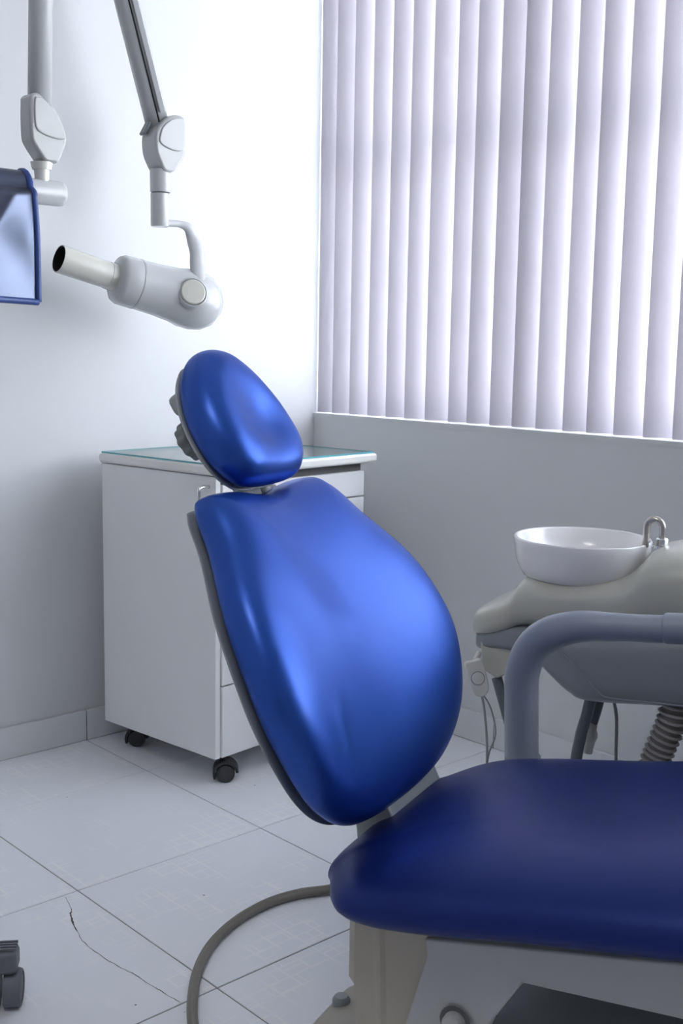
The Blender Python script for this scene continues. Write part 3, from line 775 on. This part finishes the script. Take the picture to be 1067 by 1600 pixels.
# head: axis from the cone tip to the rear
PT = Vector((-.2596, .2437, 1.2330)); PF = Vector((-.0525, .2840, 1.186)); PR = Vector((.135, .318, 1.115))
def cpt(x, y, D):
    return Vector((-1.5013, -1.8716, 1.0452)) + CR * ((x - 533.5) / 1794.08 * D) - CU * ((y - 800) / 1794.08 * D) + CW * D
PT, PF, PR = cpt(92, 404, 2.66), cpt(185, 436, 2.76), cpt(312, 472, 2.885)
ax = (PR - PF).normalized(); Lb = (PR - PF).length
hd = lathe('head_housing', PF, ax, [(-.012, 0), (-.012, .030), (-.010, .045), (-.004, .055), (.006, .0595), (.03, .0605), (.05, .0600), (.10, .0625), (.15, .0670), (Lb - .045, .0730), (Lb - .015, .0735), (Lb + .012, .068), (Lb + .034, .054), (Lb + .050, .032), (Lb + .055, 0)], M['xwhite'], xr, 56, edge=False)
lathe('seam_ring', PF, ax, [(.042, .0600), (.043, .0612), (.047, .0612), (.048, .0600)], M['xgrey'], hd, 56)
cx = (PF - PT).normalized(); Lc = (PF - PT).length
lathe('cone_tube', PT, cx, [(0, .0305), (0, .0325), (.003, .0330), (Lc - .03, .0318), (Lc - .03, .0330), (Lc, .0335), (Lc, .0), ], M['xivory'], xr, 40)
lathe('cone_bore', PT, cx, [(.0, .0307), (.10, .0300), (.10, 0)], M['dark'], xr, 40)
pc = cpt(301, 457, 2.795); pn = (-CW + CR * .36 + CU * .1).normalized()
lathe('pivot_ring', pc - pn * .065, pn, [(0, 0), (0, .0410), (.060, .0385), (.068, .0360), (.069, .0335), (.065, .0325), (.065, 0)], M['xwhite'], xr, 44)
lathe('pivot_cap', pc, pn, [(0, 0), (0, .0310), (.006, .0305), (.0085, .028), (.009, 0)], M['xivory'], xr, 44)

# ------------------------------------------------------------------ lead apron draped over the bracket
ap = root('lead_apron', 'shiny blue lead apron with piped edge draped over the wall bracket', 'apron', (-.5, .53, 1.41))
def ap_pt(s, t):
    # s: 0 right edge .. 1 left; t: 0 back hem, rod crest at .3, 1 front hem
    x = -.232 - .62 * s
    zc = 1.415
    if t < .28:
        k = t / .28; y = .600; z = 1.24 + (1.382 - 1.24) * k
    elif t < .40:
        a = pi * (t - .28) / .12; y = .56 + .040 * cos(a); z = 1.382 + .040 * sin(a)
    else:
        k = (t - .40) / .60; y = .520; z = 1.382 - (1.382 - 1.135) * k
        p = Vector((x, z)); a = Vector((-.258, 1.425)); d = Vector((-.54, -.84)).normalized(); n = Vector((-d.y, d.x))
        sdist = (p - a).dot(n)                      # n points to the right and down
        e = min(1.0, s / .06); e = e * e * (3 - 2 * e)
        if sdist > 0: h = .036 * max(0, 1 - sdist / .16) ** 1.2
        else: h = .036 * math.exp(-(-sdist / .055) ** 1.6)
        hx_ = h; h *= min(1.0, k * 14)
        h += (.006 * sin(7 * k + 9 * s) * k + .003 * sin(22 * s + 3 * k) * k) * e
        y -= h; x -= (.917 * h + max(0, .016 - .917 * h) * max(0, 1 - k * 5)) * max(0, 1 - s / .06)
        x += .002 * sin(5 * k)
        z += .012 * s * (k)
    if t >= .28 and t < .40: x -= .016 * max(0, 1 - s / .06)
    elif t < .28: x -= .016 * max(0, 1 - s / .06)
    return Vector((x, y, z))
NS, NT = 60, 80
V = [ap_pt(i / NS, j / NT) for j in range(NT + 1) for i in range(NS + 1)]
Fc = [(j * (NS + 1) + i, j * (NS + 1) + i + 1, (j + 1) * (NS + 1) + i + 1, (j + 1) * (NS + 1) + i) for j in range(NT) for i in range(NS)]
o = mesh('apron_panel', V, Fc, M['apron'], ap)
md = o.modifiers.new('solid', 'SOLIDIFY'); md.thickness = .004; md.offset = 0
edge = [ap_pt(0, j / NT) for j in range(NT + 1)] 
tube('piping', [p + Vector((.001, -.001, 0)) for p in edge], .0075, M['piping'], ap, 12, Y, 1)
tube('piping', [ap_pt(i / NS, 1.0) + Vector((0, -.001, 0)) for i in range(NS + 1)], .0075, M['piping'], ap, 12, Y, 1)
tube('piping', [ap_pt(1, j / NT) for j in range(NT + 1)], .0075, M['piping'], ap, 12, Y, 1)

# ------------------------------------------------------------------ operator stool (its front caster reaches into the picture)
stl = root('operator_stool', 'grey swivel stool whose plastic caster stands on the tiles at lower left', 'stool', (-.955, -.115, 0))
SC = Vector((-.955, -.115, 0))
lathe('seat', SC + Z * .46, Z, [(0, 0), (0, .15), (.01, .165), (.05, .17), (.07, .16), (.078, .12), (.08, 0)], M['leather'], stl, 40)
tube('column', [SC + Z * .09, SC + Z * .46], .025, M['chrome'], stl, 20)
lathe('hub', SC + Z * .075, Z, [(0, 0), (0, .045), (.03, .045), (.045, .03), (.045, 0)], M['stool'], stl, 24)
tip0 = Vector((-.737, -.268, 0)); base_a = math.atan2(tip0.y - SC.y, tip0.x - SC.x); rl = (tip0 - SC).length
for k in range(5):
    a = base_a + 2 * pi * k / 5; d = Vector((cos(a), sin(a), 0)); s = Vector((-d.y, d.x, 0))
    P = [SC + Z * .095, SC + d * (rl * .5) + Z * .095, SC + d * (rl * .92) + Z * .088, SC + d * (rl * 1.03) + Z * .083]
    lg = tube('leg', P, [.026, .023, .020, .017], M['stool'], stl, 16, Z, .8, label=None)
    for q in range(4):
        obox('leg_rib', SC + d * (rl + .010) + s * (-.012 + .008 * q) + Z * .1005, d, s, Z, (.014, .0018, .0018), M['stool'], lg)
    c = SC + d * rl
    h = obox('caster_hood', c + Z * .079, d, s, Z, (.026, .022, .019), M['stool'], lg, .009)
    for sg in (-1, 1):
        lathe('wheel', c + Z * .030 + d * (sg * .004), d * sg, [(0, 0), (0, .030), (.020, .030), (.026, .0275), (.027, .025), (.0245, .0235), (.026, .012), (.0265, 0)], M['stool'], h, 32)
